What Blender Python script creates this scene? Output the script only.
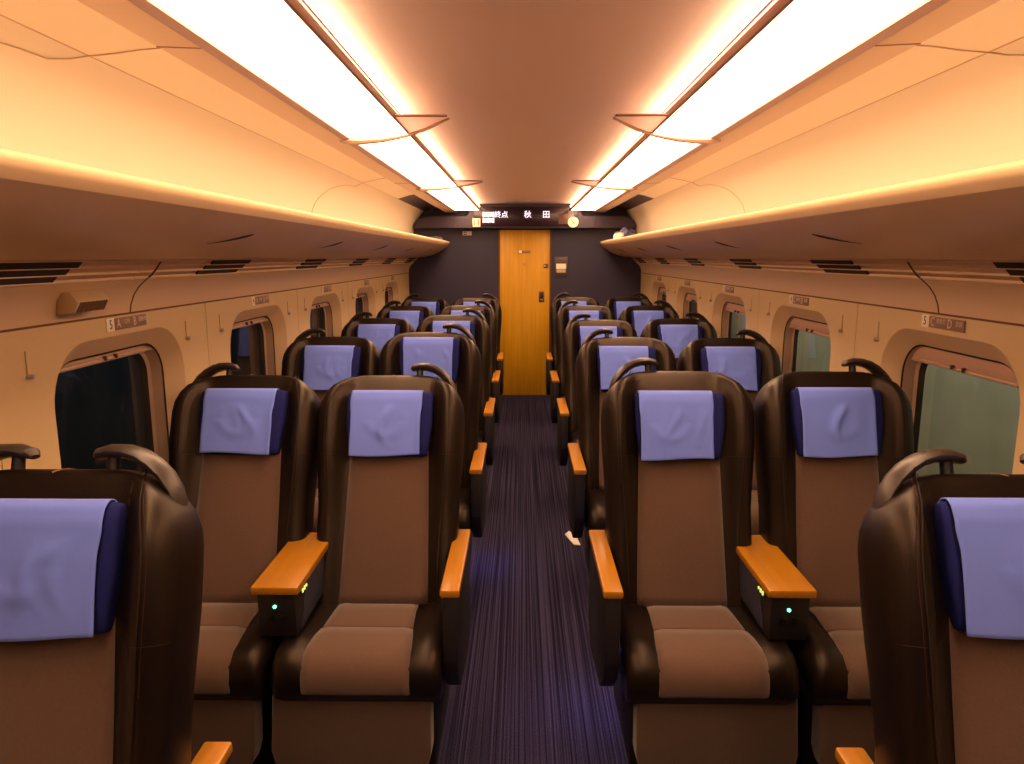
import bpy, bmesh, math, random
from mathutils import Vector, Matrix
random.seed(7)
for _o in list(bpy.data.objects): bpy.data.objects.remove(_o)
SC = bpy.context.scene
COL = SC.collection
sin, cos, pi, R = math.sin, math.cos, math.pi, math.radians

# ---------------------------------------------------------------- camera, world, exposure
F_PX, CX, CY, VPX, VPY = 720.0, 512.0, 382.0, 522.0, 256.5
pitch = math.atan((CY - VPY) / F_PX)
yaw = math.atan((VPX - CX) / F_PX * cos(pitch))
cam_d = bpy.data.cameras.new('camera'); cam = bpy.data.objects.new('camera', cam_d); COL.objects.link(cam)
cam.location = (-0.03, 0.0, 1.55)
cam.rotation_euler = (pi / 2 - pitch, 0, yaw)
cam_d.sensor_width = 36.0; cam_d.lens = 36.0 * F_PX / 1024.0; cam_d.clip_start = 0.02; cam_d.clip_end = 100
SC.camera = cam
W = bpy.data.worlds.new('night'); SC.world = W; W.use_nodes = True
W.node_tree.nodes['Background'].inputs[0].default_value = (0.05, 0.06, 0.09, 1)
W.node_tree.nodes['Background'].inputs[1].default_value = 0.10
LAMP_COL = (1.0, 0.60, 0.335); LAMP = 12.0; COVE = 14.0; RACK_LED = 5.2
SC.view_settings.view_transform = 'Standard'; SC.view_settings.look = 'None'
SC.view_settings.gamma = 1.0; SC.view_settings.use_curve_mapping = False
SC.view_settings.exposure = 0.0
# lamp on the station side that lights the wall beyond the right-hand windows
ld = bpy.data.lights.new('platform_lamp', 'AREA'); ld.shape = 'RECTANGLE'; ld.size = 10; ld.size_y = 0.3
ld.energy = 120; ld.color = (0.95, 1.0, 0.80)
lo = bpy.data.objects.new('platform_lamp', ld); COL.objects.link(lo); lo.location = (1.70, 4.0, 2.3); lo.rotation_euler = (0, R(30), R(0))
lo.rotation_euler = (0, R(-78), 0); ld.size = 0.3; ld.size_y = 10

ld2 = bpy.data.lights.new('left_outside_fill', 'AREA'); ld2.shape = 'RECTANGLE'; ld2.size = 0.3; ld2.size_y = 8; ld2.energy = 22; ld2.color = (0.9, 0.95, 1.0)  # added fill light, lifts the dark wall beyond the left windows
lo2 = bpy.data.objects.new('left_outside_fill', ld2); COL.objects.link(lo2); lo2.location = (-1.9, 4.0, 2.4); lo2.rotation_euler = (0, R(75), 0)

# ---------------------------------------------------------------- materials
def mat(name, col, rough=0.6, metal=0.0, spec=0.5, noise=0.0, nscale=20.0, bump=0.0, bscale=200.0, emit=None, estr=0.0, sheen=0.0, coat=0.0):
    m = bpy.data.materials.new(name); m.use_nodes = True
    nt = m.node_tree; b = nt.nodes['Principled BSDF']
    b.inputs['Base Color'].default_value = (*col, 1); b.inputs['Roughness'].default_value = rough
    b.inputs['Metallic'].default_value = metal; b.inputs['Specular IOR Level'].default_value = spec
    if sheen: b.inputs['Sheen Weight'].default_value = sheen
    if coat: b.inputs['Coat Weight'].default_value = coat; b.inputs['Coat Roughness'].default_value = 0.15
    tc = nt.nodes.new('ShaderNodeTexCoord')
    if noise:
        n = nt.nodes.new('ShaderNodeTexNoise'); n.inputs['Scale'].default_value = nscale; n.inputs['Detail'].default_value = 4
        nt.links.new(tc.outputs['Object'], n.inputs['Vector'])
        mx = nt.nodes.new('ShaderNodeMix'); mx.data_type = 'RGBA'
        mx.inputs['A'].default_value = (*[c * (1 - noise) for c in col], 1)
        mx.inputs['B'].default_value = (*[min(1, c * (1 + noise)) for c in col], 1)
        nt.links.new(n.outputs['Fac'], mx.inputs['Factor']); nt.links.new(mx.outputs['Result'], b.inputs['Base Color'])
    if bump:
        n2 = nt.nodes.new('ShaderNodeTexNoise'); n2.inputs['Scale'].default_value = bscale; n2.inputs['Detail'].default_value = 3
        nt.links.new(tc.outputs['Object'], n2.inputs['Vector'])
        bp = nt.nodes.new('ShaderNodeBump'); bp.inputs['Strength'].default_value = bump; bp.inputs['Distance'].default_value = 0.002
        nt.links.new(n2.outputs['Fac'], bp.inputs['Height']); nt.links.new(bp.outputs['Normal'], b.inputs['Normal'])
    if emit:
        b.inputs['Emission Color'].default_value = (*emit, 1); b.inputs['Emission Strength'].default_value = estr
    return m

def wood(name, c1, c2, axis='Z', rough=0.35, coat=0.3, scale=1.0):
    m = bpy.data.materials.new(name); m.use_nodes = True
    nt = m.node_tree; b = nt.nodes['Principled BSDF']; b.inputs['Roughness'].default_value = rough
    b.inputs['Coat Weight'].default_value = coat; b.inputs['Coat Roughness'].default_value = 0.2
    tc = nt.nodes.new('ShaderNodeTexCoord'); mp = nt.nodes.new('ShaderNodeMapping')
    s = [55 * scale] * 3; s['XYZ'.index(axis)] = 1.6
    mp.inputs['Scale'].default_value = s
    n = nt.nodes.new('ShaderNodeTexNoise'); n.inputs['Scale'].default_value = 1.0; n.inputs['Detail'].default_value = 5; n.inputs['Roughness'].default_value = 0.6
    r = nt.nodes.new('ShaderNodeValToRGB'); r.color_ramp.elements[0].position = 0.3; r.color_ramp.elements[1].position = 0.7
    r.color_ramp.elements[0].color = (*c1, 1); r.color_ramp.elements[1].color = (*c2, 1)
    nt.links.new(tc.outputs['Object'], mp.inputs['Vector']); nt.links.new(mp.outputs['Vector'], n.inputs['Vector'])
    nt.links.new(n.outputs['Fac'], r.inputs['Fac']); nt.links.new(r.outputs['Color'], b.inputs['Base Color'])
    return m

M = {}
M['wall'] = mat('wall_laminate', (0.70, 0.53, 0.285), 0.42, noise=0.03, nscale=60)
M['recess'] = mat('window_surround', (0.66, 0.48, 0.30), 0.5)
M['fascia'] = mat('fascia_panel', (0.68, 0.485, 0.30), 0.38)
M['slat'] = mat('slat_plastic', (0.82, 0.61, 0.42), 0.4)
M['seam'] = mat('seam_shadow_gap', (0.16, 0.08, 0.035), 0.8)
M['ceiling'] = mat('ceiling_panel', (0.86, 0.63, 0.52), 0.5, noise=0.02, nscale=8)
M['bin'] = mat('upper_panel', (0.84, 0.75, 0.60), 0.5)
M['trough'] = mat('lamp_housing', (0.62, 0.45, 0.33), 0.45)
M['trough_trim'] = mat('lamp_trim', (0.42, 0.25, 0.21), 0.45)
M['bracket'] = mat('bracket_metal', (0.40, 0.25, 0.20), 0.35, metal=0.4)
M['bracket_fill'] = mat('bracket_infill', (0.85, 0.74, 0.70), 0.5)
_nt = M['bracket_fill'].node_tree; _t = _nt.nodes.new('ShaderNodeBsdfTranslucent'); _t.inputs[0].default_value = (0.95, 0.88, 0.86, 1)
_m = _nt.nodes.new('ShaderNodeMixShader'); _m.inputs[0].default_value = 0.8
_nt.links.new(_nt.nodes['Principled BSDF'].outputs[0], _m.inputs[1]); _nt.links.new(_t.outputs[0], _m.inputs[2]); _nt.links.new(_m.outputs[0], _nt.nodes['Material Output'].inputs[0])
M['rack'] = mat('rack_laminate', (0.66, 0.45, 0.26), 0.40, metal=0.25, noise=0.10, nscale=5, bump=0.15, bscale=400)
M['rack_lip'] = mat('rack_lip_lit', (0.84, 0.62, 0.37), 0.45, metal=0.15)  # rack tone lightened, stands in for lamp light catching the front edge
M['vent_dark'] = mat('vent_slot_dark', (0.03, 0.015, 0.01), 0.9)
M['navy'] = mat('navy_bulkhead', (0.028, 0.024, 0.062), 0.55, noise=0.05, nscale=3)
M['navy_dark'] = mat('bulkhead_header', (0.036, 0.024, 0.05), 0.4)
M['display'] = mat('display_glass', (0.03, 0.015, 0.03), 0.2)
M['door_wood'] = wood('door_wood', (0.58, 0.285, 0.003), (0.74, 0.39, 0.006), 'Z', 0.5, 0.05, 0.9)
M['arm_wood'] = wood('armrest_wood', (0.36, 0.150, 0.004), (0.46, 0.195, 0.006), 'Y', 0.36, 0.15, 1.3)
M['door_trim'] = mat('door_frame_trim', (0.13, 0.05, 0.02), 0.5)
M['metal'] = mat('brushed_metal', (0.6, 0.57, 0.52), 0.3, metal=0.9)
M['sign_light'] = mat('sign_pale', (0.97, 0.88, 0.74), 0.5)
M['sign_dark'] = mat('sign_brown', (0.30, 0.17, 0.12), 0.5)
M['sign_text'] = mat('sign_lettering', (0.75, 0.62, 0.52), 0.5)
M['ink'] = mat('sign_ink', (0.12, 0.06, 0.04), 0.6)
M['leather'] = mat('black_brown_leather', (0.0068, 0.0042, 0.0036), 0.40, spec=0.40, noise=0.15, nscale=30, bump=0.22, bscale=320)
M['leather'].node_tree.nodes['Principled BSDF'].inputs['Specular Tint'].default_value = (1.0, 0.78, 0.64, 1)
M['stitch'] = mat('leather_seam', (0.012, 0.007, 0.006), 0.6)
M['stitch_red'] = mat('red_stitching', (0.035, 0.008, 0.006), 0.6)
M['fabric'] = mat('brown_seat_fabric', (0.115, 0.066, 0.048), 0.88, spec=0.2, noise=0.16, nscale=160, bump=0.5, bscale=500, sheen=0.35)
M['fabric_shaded'] = mat('seat_fabric_shaded', (0.078, 0.047, 0.036), 0.88, spec=0.2, noise=0.16, nscale=160, bump=0.5, bscale=500, sheen=0.3)  # seat fabric darkened, shade low on the seats put into the colour
M['navy_pad'] = mat('navy_headrest', (0.010, 0.014, 0.125), 0.85, spec=0.2, noise=0.1, nscale=100)
M['cloth'] = mat('lilac_blue_cloth', (0.155, 0.24, 0.90), 0.85, spec=0.2, noise=0.04, nscale=300, bump=0.25, bscale=900, sheen=0.2)
M['handle'] = mat('grab_handle_plastic', (0.035, 0.024, 0.02), 0.38, spec=0.6)
M['arm_dark'] = mat('armrest_plastic', (0.010, 0.008, 0.011), 0.5)
M['arm_side'] = mat('armrest_side_cloth', (0.030, 0.032, 0.065), 0.75, noise=0.1, nscale=200)
M['base'] = mat('seat_base_dark', (0.012, 0.010, 0.012), 0.6)
M['socket'] = mat('socket_black', (0.004, 0.004, 0.004), 0.4)
M['led_green'] = mat('green_led', (0.1, 0.9, 0.5), 0.5, emit=(0.15, 1.0, 0.55), estr=4.5)
M['btn_glow'] = mat('button_backlight', (0.6, 0.7, 0.2), 0.5, emit=(0.75, 0.85, 0.18), estr=1.1)
M['foot_led'] = mat('blue_floor_light', (0.5, 0.5, 1.0), 0.5, emit=(0.36, 0.38, 1.0), estr=150)
M['lamp'] = mat('lamp_diffuser', (0.9, 0.85, 0.8), 0.6, emit=LAMP_COL, estr=LAMP)
M['cove'] = mat('cove_light', (0.9, 0.85, 0.8), 0.6, emit=(1.0, 0.66, 0.42), estr=COVE)
M['rack_led'] = mat('rack_light_strip', (0.95, 0.85, 0.6), 0.5, emit=(1.0, 0.72, 0.46), estr=RACK_LED)
M['led_text'] = mat('display_text', (0.9, 0.85, 1), 0.5, emit=(0.92, 0.82, 1.0), estr=1.6)
M['led_cell'] = mat('display_cell', (0.8, 0.85, 0.9), 0.5, emit=(0.78, 0.86, 1.0), estr=0.85)
M['sign_lit'] = mat('lit_sign', (0.9, 0.75, 0.5), 0.5, emit=(1.0, 0.66, 0.42), estr=0.32)
M['gasket'] = mat('black_gasket', (0.008, 0.007, 0.007), 0.5)
M['win_frame'] = mat('window_frame_metal', (0.50, 0.36, 0.27), 0.35, metal=0.2)
M['blind'] = mat('roller_blind', (0.50, 0.32, 0.24), 0.6)
M['outside'] = mat('station_wall', (0.42, 0.35, 0.26), 0.9, noise=0.4, nscale=2.2)
M['outside_dark'] = mat('night_wall', (0.05, 0.05, 0.055), 0.9, noise=0.6, nscale=1.5)
M['paper'] = mat('white_paper', (0.85, 0.82, 0.78), 0.7)
M['bundle'] = mat('blue_cloth_bundle', (0.10, 0.10, 0.22), 0.8, noise=0.5, nscale=30)
M['bundle_white'] = mat('white_cloth', (0.75, 0.65, 0.55), 0.8)
M['bag'] = mat('grey_blue_pouch', (0.10, 0.09, 0.13), 0.7, noise=0.5, nscale=40)
M['speaker'] = mat('speaker_plastic', (0.62, 0.47, 0.28), 0.3, metal=0.25)

# glass: thin pane, real geometry
g = bpy.data.materials.new('window_glass'); g.use_nodes = True; nt = g.node_tree
for n in list(nt.nodes): nt.nodes.remove(n)
out = nt.nodes.new('ShaderNodeOutputMaterial'); mx = nt.nodes.new('ShaderNodeMixShader')
tr = nt.nodes.new('ShaderNodeBsdfTransparent'); tr.inputs[0].default_value = (0.86, 0.9, 0.88, 1)
gl = nt.nodes.new('ShaderNodeBsdfGlossy'); gl.inputs['Roughness'].default_value = 0.01
fr = nt.nodes.new('ShaderNodeFresnel'); fr.inputs[0].default_value = 1.5
ge = nt.nodes.new('ShaderNodeNewGeometry'); mu = nt.nodes.new('ShaderNodeMath'); mu.operation = 'SUBTRACT'; mu.inputs[0].default_value = 1.0
mv = nt.nodes.new('ShaderNodeMath'); mv.operation = 'MULTIPLY'
nt.links.new(ge.outputs['Backfacing'], mu.inputs[1]); nt.links.new(mu.outputs[0], mv.inputs[0]); nt.links.new(fr.outputs[0], mv.inputs[1]); nt.links.new(mv.outputs[0], mx.inputs[0]); nt.links.new(tr.outputs[0], mx.inputs[1]); nt.links.new(gl.outputs[0], mx.inputs[2]); nt.links.new(mx.outputs[0], out.inputs[0])
M['glass'] = g

# carpet: dark navy with fine lengthwise stripes
c = bpy.data.materials.new('striped_carpet'); c.use_nodes = True; nt = c.node_tree; b = nt.nodes['Principled BSDF']
b.inputs['Roughness'].default_value = 0.95; b.inputs['Specular IOR Level'].default_value = 0.1
tc = nt.nodes.new('ShaderNodeTexCoord')
def cnoise(sx, sy, det=2):
    mp = nt.nodes.new('ShaderNodeMapping'); mp.inputs['Scale'].default_value = (sx, sy, 1)
    n = nt.nodes.new('ShaderNodeTexNoise'); n.inputs['Scale'].default_value = 1; n.inputs['Detail'].default_value = det
    nt.links.new(tc.outputs['Object'], mp.inputs['Vector']); nt.links.new(mp.outputs['Vector'], n.inputs['Vector']); return n
n1 = cnoise(150, 0.5); n2 = cnoise(260, 190, 1)
r1 = nt.nodes.new('ShaderNodeValToRGB'); e = r1.color_ramp.elements
e[0].position = 0.40; e[0].color = (0.012, 0.010, 0.028, 1); e[1].position = 0.68; e[1].color = (0.062, 0.056, 0.125, 1)
nt.links.new(n1.outputs['Fac'], r1.inputs['Fac'])
mm = nt.nodes.new('ShaderNodeMix'); mm.data_type = 'RGBA'; mm.blend_type = 'MULTIPLY'; mm.inputs['Factor'].default_value = 0.75
r2 = nt.nodes.new('ShaderNodeValToRGB'); e = r2.color_ramp.elements; e[0].position = 0.3; e[0].color = (0.45,) * 3 + (1,); e[1].position = 0.65; e[1].color = (1.25, 1.25, 1.25, 1)
nt.links.new(n2.outputs['Fac'], r2.inputs['Fac']); nt.links.new(r1.outputs['Color'], mm.inputs['A']); nt.links.new(r2.outputs['Color'], mm.inputs['B'])
nt.links.new(mm.outputs['Result'], b.inputs['Base Color'])
bp = nt.nodes.new('ShaderNodeBump'); bp.inputs['Strength'].default_value = 0.6; bp.inputs['Distance'].default_value = 0.003
nt.links.new(n2.outputs['Fac'], bp.inputs['Height']); nt.links.new(bp.outputs['Normal'], b.inputs['Normal'])
M['carpet'] = c

# ---------------------------------------------------------------- mesh helpers
def me(name, verts, faces, m, smooth=False):
    d = bpy.data.meshes.new(name); d.from_pydata([tuple(v) for v in verts], [], [tuple(f) for f in faces]); d.materials.append(m)
    bm = bmesh.new(); bm.from_mesh(d); bmesh.ops.recalc_face_normals(bm, faces=bm.faces)
    for f in bm.faces: f.smooth = smooth
    bm.to_mesh(d); bm.free(); return d
def link(name, data, parent=None, loc=(0, 0, 0), rot=(0, 0, 0)):
    o = bpy.data.objects.new(name, data); COL.objects.link(o); o.location = loc; o.rotation_euler = rot
    if parent: o.parent = parent
    return o
def thing(name, label, cat, loc=(0, 0, 0), rotz=0, group=None):
    o = link(name, None, None, loc, (0, 0, rotz)); return tag(o, label, cat, group)
def tag(o, label, cat, group=None):
    o['label'] = label; o['category'] = cat
    if group: o['group'] = group
    return o
def struct(o): o['kind'] = 'structure'; return o
def bm_mesh(name, bm, m, smooth=True, angle=40):
    bmesh.ops.recalc_face_normals(bm, faces=bm.faces)
    for f in bm.faces: f.smooth = smooth
    d = bpy.data.meshes.new(name); bm.to_mesh(d); bm.free(); d.materials.append(m)
    if smooth:
        try: d.set_sharp_from_angle(angle=R(angle))
        except Exception: pass
    return d
def box_bm(bm, c, s, rot=None, bev=0.0, seg=2):
    r = bmesh.ops.create_cube(bm, size=1.0); vs = r['verts']
    for v in vs: v.co = Vector((v.co.x * s[0], v.co.y * s[1], v.co.z * s[2]))
    if bev > 0:
        es = list({e for v in vs for e in v.link_edges})
        rb = bmesh.ops.bevel(bm, geom=es, offset=bev, segments=seg, affect='EDGES', profile=0.5)
        vs = list({v for f in rb['faces'] for v in f.verts} | {v for v in vs if v.is_valid})
    mt = Matrix.Translation(c) @ (rot if rot else Matrix.Identity(4))
    for v in vs: v.co = mt @ v.co
def box(name, c, s, m, bev=0.0, rot=None, seg=2):
    bm = bmesh.new(); box_bm(bm, c, s, rot, bev, seg); return bm_mesh(name, bm, m)
def prism(name, pts, axis, a, b, m, bev=0.0, smooth=True, seg=2):
    """closed polygon pts (two coords) extruded along axis from a to b; axis 'X': pts=(y,z); 'Y': pts=(x,z); 'Z': pts=(x,y)"""
    def P(p, t): return {'X': (t, p[0], p[1]), 'Y': (p[0], t, p[1]), 'Z': (p[0], p[1], t)}[axis]
    bm = bmesh.new(); A = [bm.verts.new(P(p, a)) for p in pts]; B = [bm.verts.new(P(p, b)) for p in pts]; n = len(pts)
    bm.faces.new(A); bm.faces.new(B[::-1])
    for i in range(n): bm.faces.new((A[i], A[(i + 1) % n], B[(i + 1) % n], B[i]))
    if bev: bmesh.ops.bevel(bm, geom=list(bm.edges), offset=bev, segments=seg, affect='EDGES', profile=0.5)
    return bm_mesh(name, bm, m, smooth)
def sheet_profile(prof, ya, yb, thick, outward, m, name, ny=1, smooth=True):
    """open profile (x,z) extruded along y, given thickness on the outward side (list of unit-ish normals computed)"""
    n = len(prof); off = []
    for i in range(n):
        a = prof[max(0, i - 1)]; b_ = prof[min(n - 1, i + 1)]; dx, dz = b_[0] - a[0], b_[1] - a[1]; l = math.hypot(dx, dz)
        off.append((prof[i][0] + outward * dz / l * thick, prof[i][1] - outward * dx / l * thick))
    pts = prof + off[::-1]
    return prism(name, pts, 'Y', ya, yb, m, 0, smooth)
def tube(bm, path, r, n=8, flat=None, cap=True):
    """path of Vectors, r radius or list; flat=(sx,sy) squash along frame axes"""
    rings = []; N = len(path)
    up = Vector((0, 1, 0))
    for i, p in enumerate(path):
        t = (path[min(N - 1, i + 1)] - path[max(0, i - 1)]).normalized()
        a = up - t * up.dot(t)
        if a.length < 1e-3: a = Vector((1, 0, 0)) - t * t.x
        a.normalize(); b_ = t.cross(a); rr = r[i] if isinstance(r, (list, tuple)) else r
        fx, fy = flat if flat else (1, 1)
        rings.append([bm.verts.new(p + a * cos(2 * pi * k / n) * rr * fx + b_ * sin(2 * pi * k / n) * rr * fy) for k in range(n)])
    for i in range(N - 1):
        for k in range(n): bm.faces.new((rings[i][k], rings[i][(k + 1) % n], rings[i + 1][(k + 1) % n], rings[i + 1][k]))
    if cap: bm.faces.new(rings[0]); bm.faces.new(rings[-1][::-1])
def cyl(bm, c, r, h, axis='Z', n=16):
    rm = {'Z': Matrix.Identity(4), 'X': Matrix.Rotation(pi / 2, 4, 'Y'), 'Y': Matrix.Rotation(pi / 2, 4, 'X')}[axis]
    bmesh.ops.create_cone(bm, cap_ends=True, segments=n, radius1=r, radius2=r, depth=h, matrix=Matrix.Translation(c) @ rm)
def text(name, s, size, m, parent, loc, rot, extrude=0.0006, align='CENTER', xs=1.0):
    cu = bpy.data.curves.new('t', 'FONT'); cu.body = s; cu.size = size; cu.extrude = extrude; cu.align_x = align; cu.align_y = 'CENTER'; cu.resolution_u = 2
    t = bpy.data.objects.new('t', cu); COL.objects.link(t); bpy.context.view_layer.update()
    d = bpy.data.meshes.new_from_object(t.evaluated_get(bpy.context.evaluated_depsgraph_get()))
    bpy.data.objects.remove(t); d.materials.clear(); d.materials.append(m)
    for v in d.vertices: v.co.x *= xs
    return link(name, d, parent, loc, rot)
def smooth01(x): x = max(0.0, min(1.0, x)); return x * x * (3 - 2 * x)
def rrect(hw, hh, r, n=8, cx=0, cy=0):
    pts = []
    for (sx, sy, a0) in ((1, 1, 0), (-1, 1, 90), (-1, -1, 180), (1, -1, 270)):
        for k in range(n + 1):
            a = R(a0 + 90 * k / n); pts.append((cx + sx * (hw - r) + r * cos(a), cy + sy * (hh - r) + r * sin(a)))
    return pts

Y0, Y1 = -0.85, 8.03        # rear and front end of the saloon
WX = 1.28                  # half width
PITCH = 1.172
SEAM_Z = 1.3725

# ---------------------------------------------------------------- floor, walls, ceiling
struct(link('floor', box('floor', (0, (Y0 + Y1) / 2, -0.02), (2 * WX + 0.1, Y1 - Y0, 0.04), M['carpet'])))
win_y = [2.245 + 1.178 * k for k in (-2, -1, 0, 1, 2, 3, 4)]
if win_y[-1] + 0.4 > Y1: win_y.pop()
WCZ, OHH, OHW = 0.975, 0.335, 0.375       # outer recess
IHH, IHW = 0.285, 0.310                    # inner opening
def ring_faces(nA): return [(i, (i + 1) % nA, nA + (i + 1) % nA, nA + i) for i in range(nA)]
def ring_mesh(name, la, xa, lb, xb, m, smooth=True):
    v = [(xa, p[0], p[1]) for p in la] + [(xb, p[0], p[1]) for p in lb]
    return me(name, v, ring_faces(len(la)), m, smooth)
for s, side in ((-1, 'left'), (1, 'right')):
    wall = struct(link('wall_' + side, box('wall_lower', (s * (WX + 0.01), (Y0 + Y1) / 2, 0.30), (0.02, Y1 - Y0, 0.60), M['wall'])))
    edges = [Y0] + [w - 0.589 for w in win_y[1:]] + [win_y[-1] + 0.589]
    edges[-1] = Y1
    for i, wy in enumerate(win_y):
        ya, yb = max(edges[i], Y0) + 0.002, min(edges[i + 1], Y1) - 0.002
        # wall panel with a rounded opening
        hole = rrect(OHW, OHH, 0.17, 8, wy, WCZ); n = len(hole); outer = []
        za, zb = 0.60, SEAM_Z - 0.003
        for (py, pz) in hole:
            dy, dz = py - wy, pz - WCZ; ts = []
            if abs(dy) > 1e-6: ts.append(((yb if dy > 0 else ya) - wy) / dy)
            if abs(dz) > 1e-6: ts.append(((zb if dz > 0 else za) - WCZ) / dz)
            t = min(x for x in ts if x > 0); outer.append((wy + dy * t, WCZ + dz * t))
        # snap nearest to corners
        for cyy in (ya, yb):
            for czz in (za, zb):
                k = min(range(n), key=lambda q: (outer[q][0] - cyy) ** 2 + (outer[q][1] - czz) ** 2); outer[k] = (cyy, czz)
        v = [(s * WX, *p) for p in hole] + [(s * WX, *p) for p in outer] + [(s * (WX + 0.012), *p) for p in outer]
        f = ring_faces(n) + [(n + i_, n + (i_ + 1) % n, 2 * n + (i_ + 1) % n, 2 * n + i_) for i_ in range(n)]
        link('wall_panel', me('wall_panel', v, f, M['wall'], False), wall)
        # window unit
        w = struct(link('window_%d' % (i + 1 + (len(win_y) if s > 0 else 0)), None, None, (s * WX, wy, WCZ)))
        def lp(hw, hh, r): return rrect(hw, hh, r, 8, 0, 0)
        A, B = lp(OHW, OHH, 0.17), lp(IHW + 0.006, IHH - 0.004, 0.12)
        link('window_surround', ring_mesh('window_surround', A, 0, B, s * 0.048, M['recess']), w)
        C_ = lp(IHW, IHH - 0.01, 0.11)
        link('gasket', ring_mesh('gasket', B, s * 0.048, C_, s * 0.052, M['gasket']), w)
        link('window_frame', ring_mesh('window_frame', C_, s * 0.052, lp(IHW - 0.012, IHH - 0.018, 0.105), s * 0.085, M['win_frame']), w)
        link('window_frame', ring_mesh('window_strip', lp(IHW - 0.012, IHH - 0.018, 0.105), s * 0.085, lp(IHW - 0.032, IHH - 0.03, 0.09), s * 0.088, M['win_frame']), w)
        link('gasket', ring_mesh('gasket', lp(IHW - 0.032, IHH - 0.03, 0.09), s * 0.088, lp(IHW - 0.052, IHH - 0.042, 0.08), s * 0.100, M['gasket']), w)
        gp = rrect(IHW - 0.045, IHH - 0.035, 0.085, 6)
        link('pane', prism('pane', gp, 'X', s * 0.102, s * 0.106, M['glass'], smooth=False), w)
        drop = 0.050 if s > 0 else 0.018
        bl = link('blind', box('blind', (s * 0.066, 0, IHH - 0.012 - drop / 2), (0.006, 2 * IHW - 0.06, drop), M['blind'], 0.002), w)
        link('blind_bar', box('blind_bar', (s * 0.062, 0, IHH - 0.012 - drop), (0.014, 2 * IHW - 0.07, 0.012), M['win_frame'], 0.004), bl)
        for dy in (-0.03, 0.03): link('pull_tab', box('pull_tab', (s * 0.054, dy, IHH - 0.006 - drop), (0.012, 0.008, 0.014), M['ink'], 0.002), bl)

# fascia above the windows, louvre slats and vents
fprof = [(-1.28, SEAM_Z), (-1.279, 1.40), (-1.270, 1.43), (-1.252, 1.457), (-1.225, 1.480)]
lprof = [(-1.225, 1.480), (-1.205, 1.497), (-1.185, 1.516), (-1.165, 1.537)]
for s, side, nn in ((-1, 'left', 1), (1, 'right', 2)):
    mp_ = lambda pr: [(-s * x, z) for x, z in pr] if s > 0 else list(pr)
    mirror = (lambda pr: [(-x, z) for x, z in pr]) if s > 0 else (lambda pr: list(pr))
    trim = struct(link('trim_%d' % nn, sheet_profile(mirror(fprof), Y0, Y1, 0.01, 1 if s > 0 else -1, M['fascia'], 'fascia')))
    back = [(x - 0.010, z + 0.006) for x, z in lprof]
    link('louvre_backing', sheet_profile(mirror(back), Y0, Y1, 0.006, 1 if s > 0 else -1, M['fascia'], 'louvre_backing'), trim)
    link('wall_seam', box('wall_seam', (s * (WX - 0.0005), (Y0 + Y1) / 2, SEAM_Z), (0.004, Y1 - Y0, 0.006), M['seam']), trim)
    slat_mesh = box('slat', (0, 0, 0), (0.0042, PITCH - 0.002, 0.0095), M['slat'], 0.002, Matrix.Rotation(R(-45 * -s), 4, 'Y'), 1)
    for k in range(-2, 5):
        yc = 2.235 - 0.02 + PITCH * k + PITCH / 2
        for q in range(4):
            x = -1.222 + 0.0185 * q; z = 1.486 + 0.0178 * q
            link('slat', slat_mesh, trim, (-s * x if s > 0 else x, yc, z))
    # dark vent openings between the slats, one group per seat row
    for k in range(-2, 5):
        yv = 2.64 + 1.185 * k
        for q in range(3):
            x = -1.2145 + 0.0185 * q; z = 1.4935 + 0.0178 * q
            ya_ = yv + q * 0.025; yb_ = yv + 0.37 + q * 0.025
            o = link('vent_slot', box('vent_slot', (0, 0, 0), (0.0205, yb_ - ya_, 0.006), M['vent_dark'], 0, Matrix.Rotation(R(45 * s), 4, 'Y')), trim,
                     ((-x if s > 0 else x), (ya_ + yb_) / 2, z + 0.0))
    # curved joint between the fascia panels
    for k in range(0, 1):
        yj = 2.283
        bm = bmesh.new(); pr = mirror(lprof[::-1] + fprof[::-1][1:]); N = len(pr)
        path = []
        for i, (x, z) in enumerate(pr):
            t = i / (N - 1); path.append(Vector((x - 0 * s, yj - 0.005 * (1 - t) + 0.020 * sin(pi * t), z - (0.004 if i < 3 else 0))))
        tube(bm, path, 0.0028, 6); link('panel_joint', bm_mesh('panel_joint', bm, M['seam']), trim)
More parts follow.
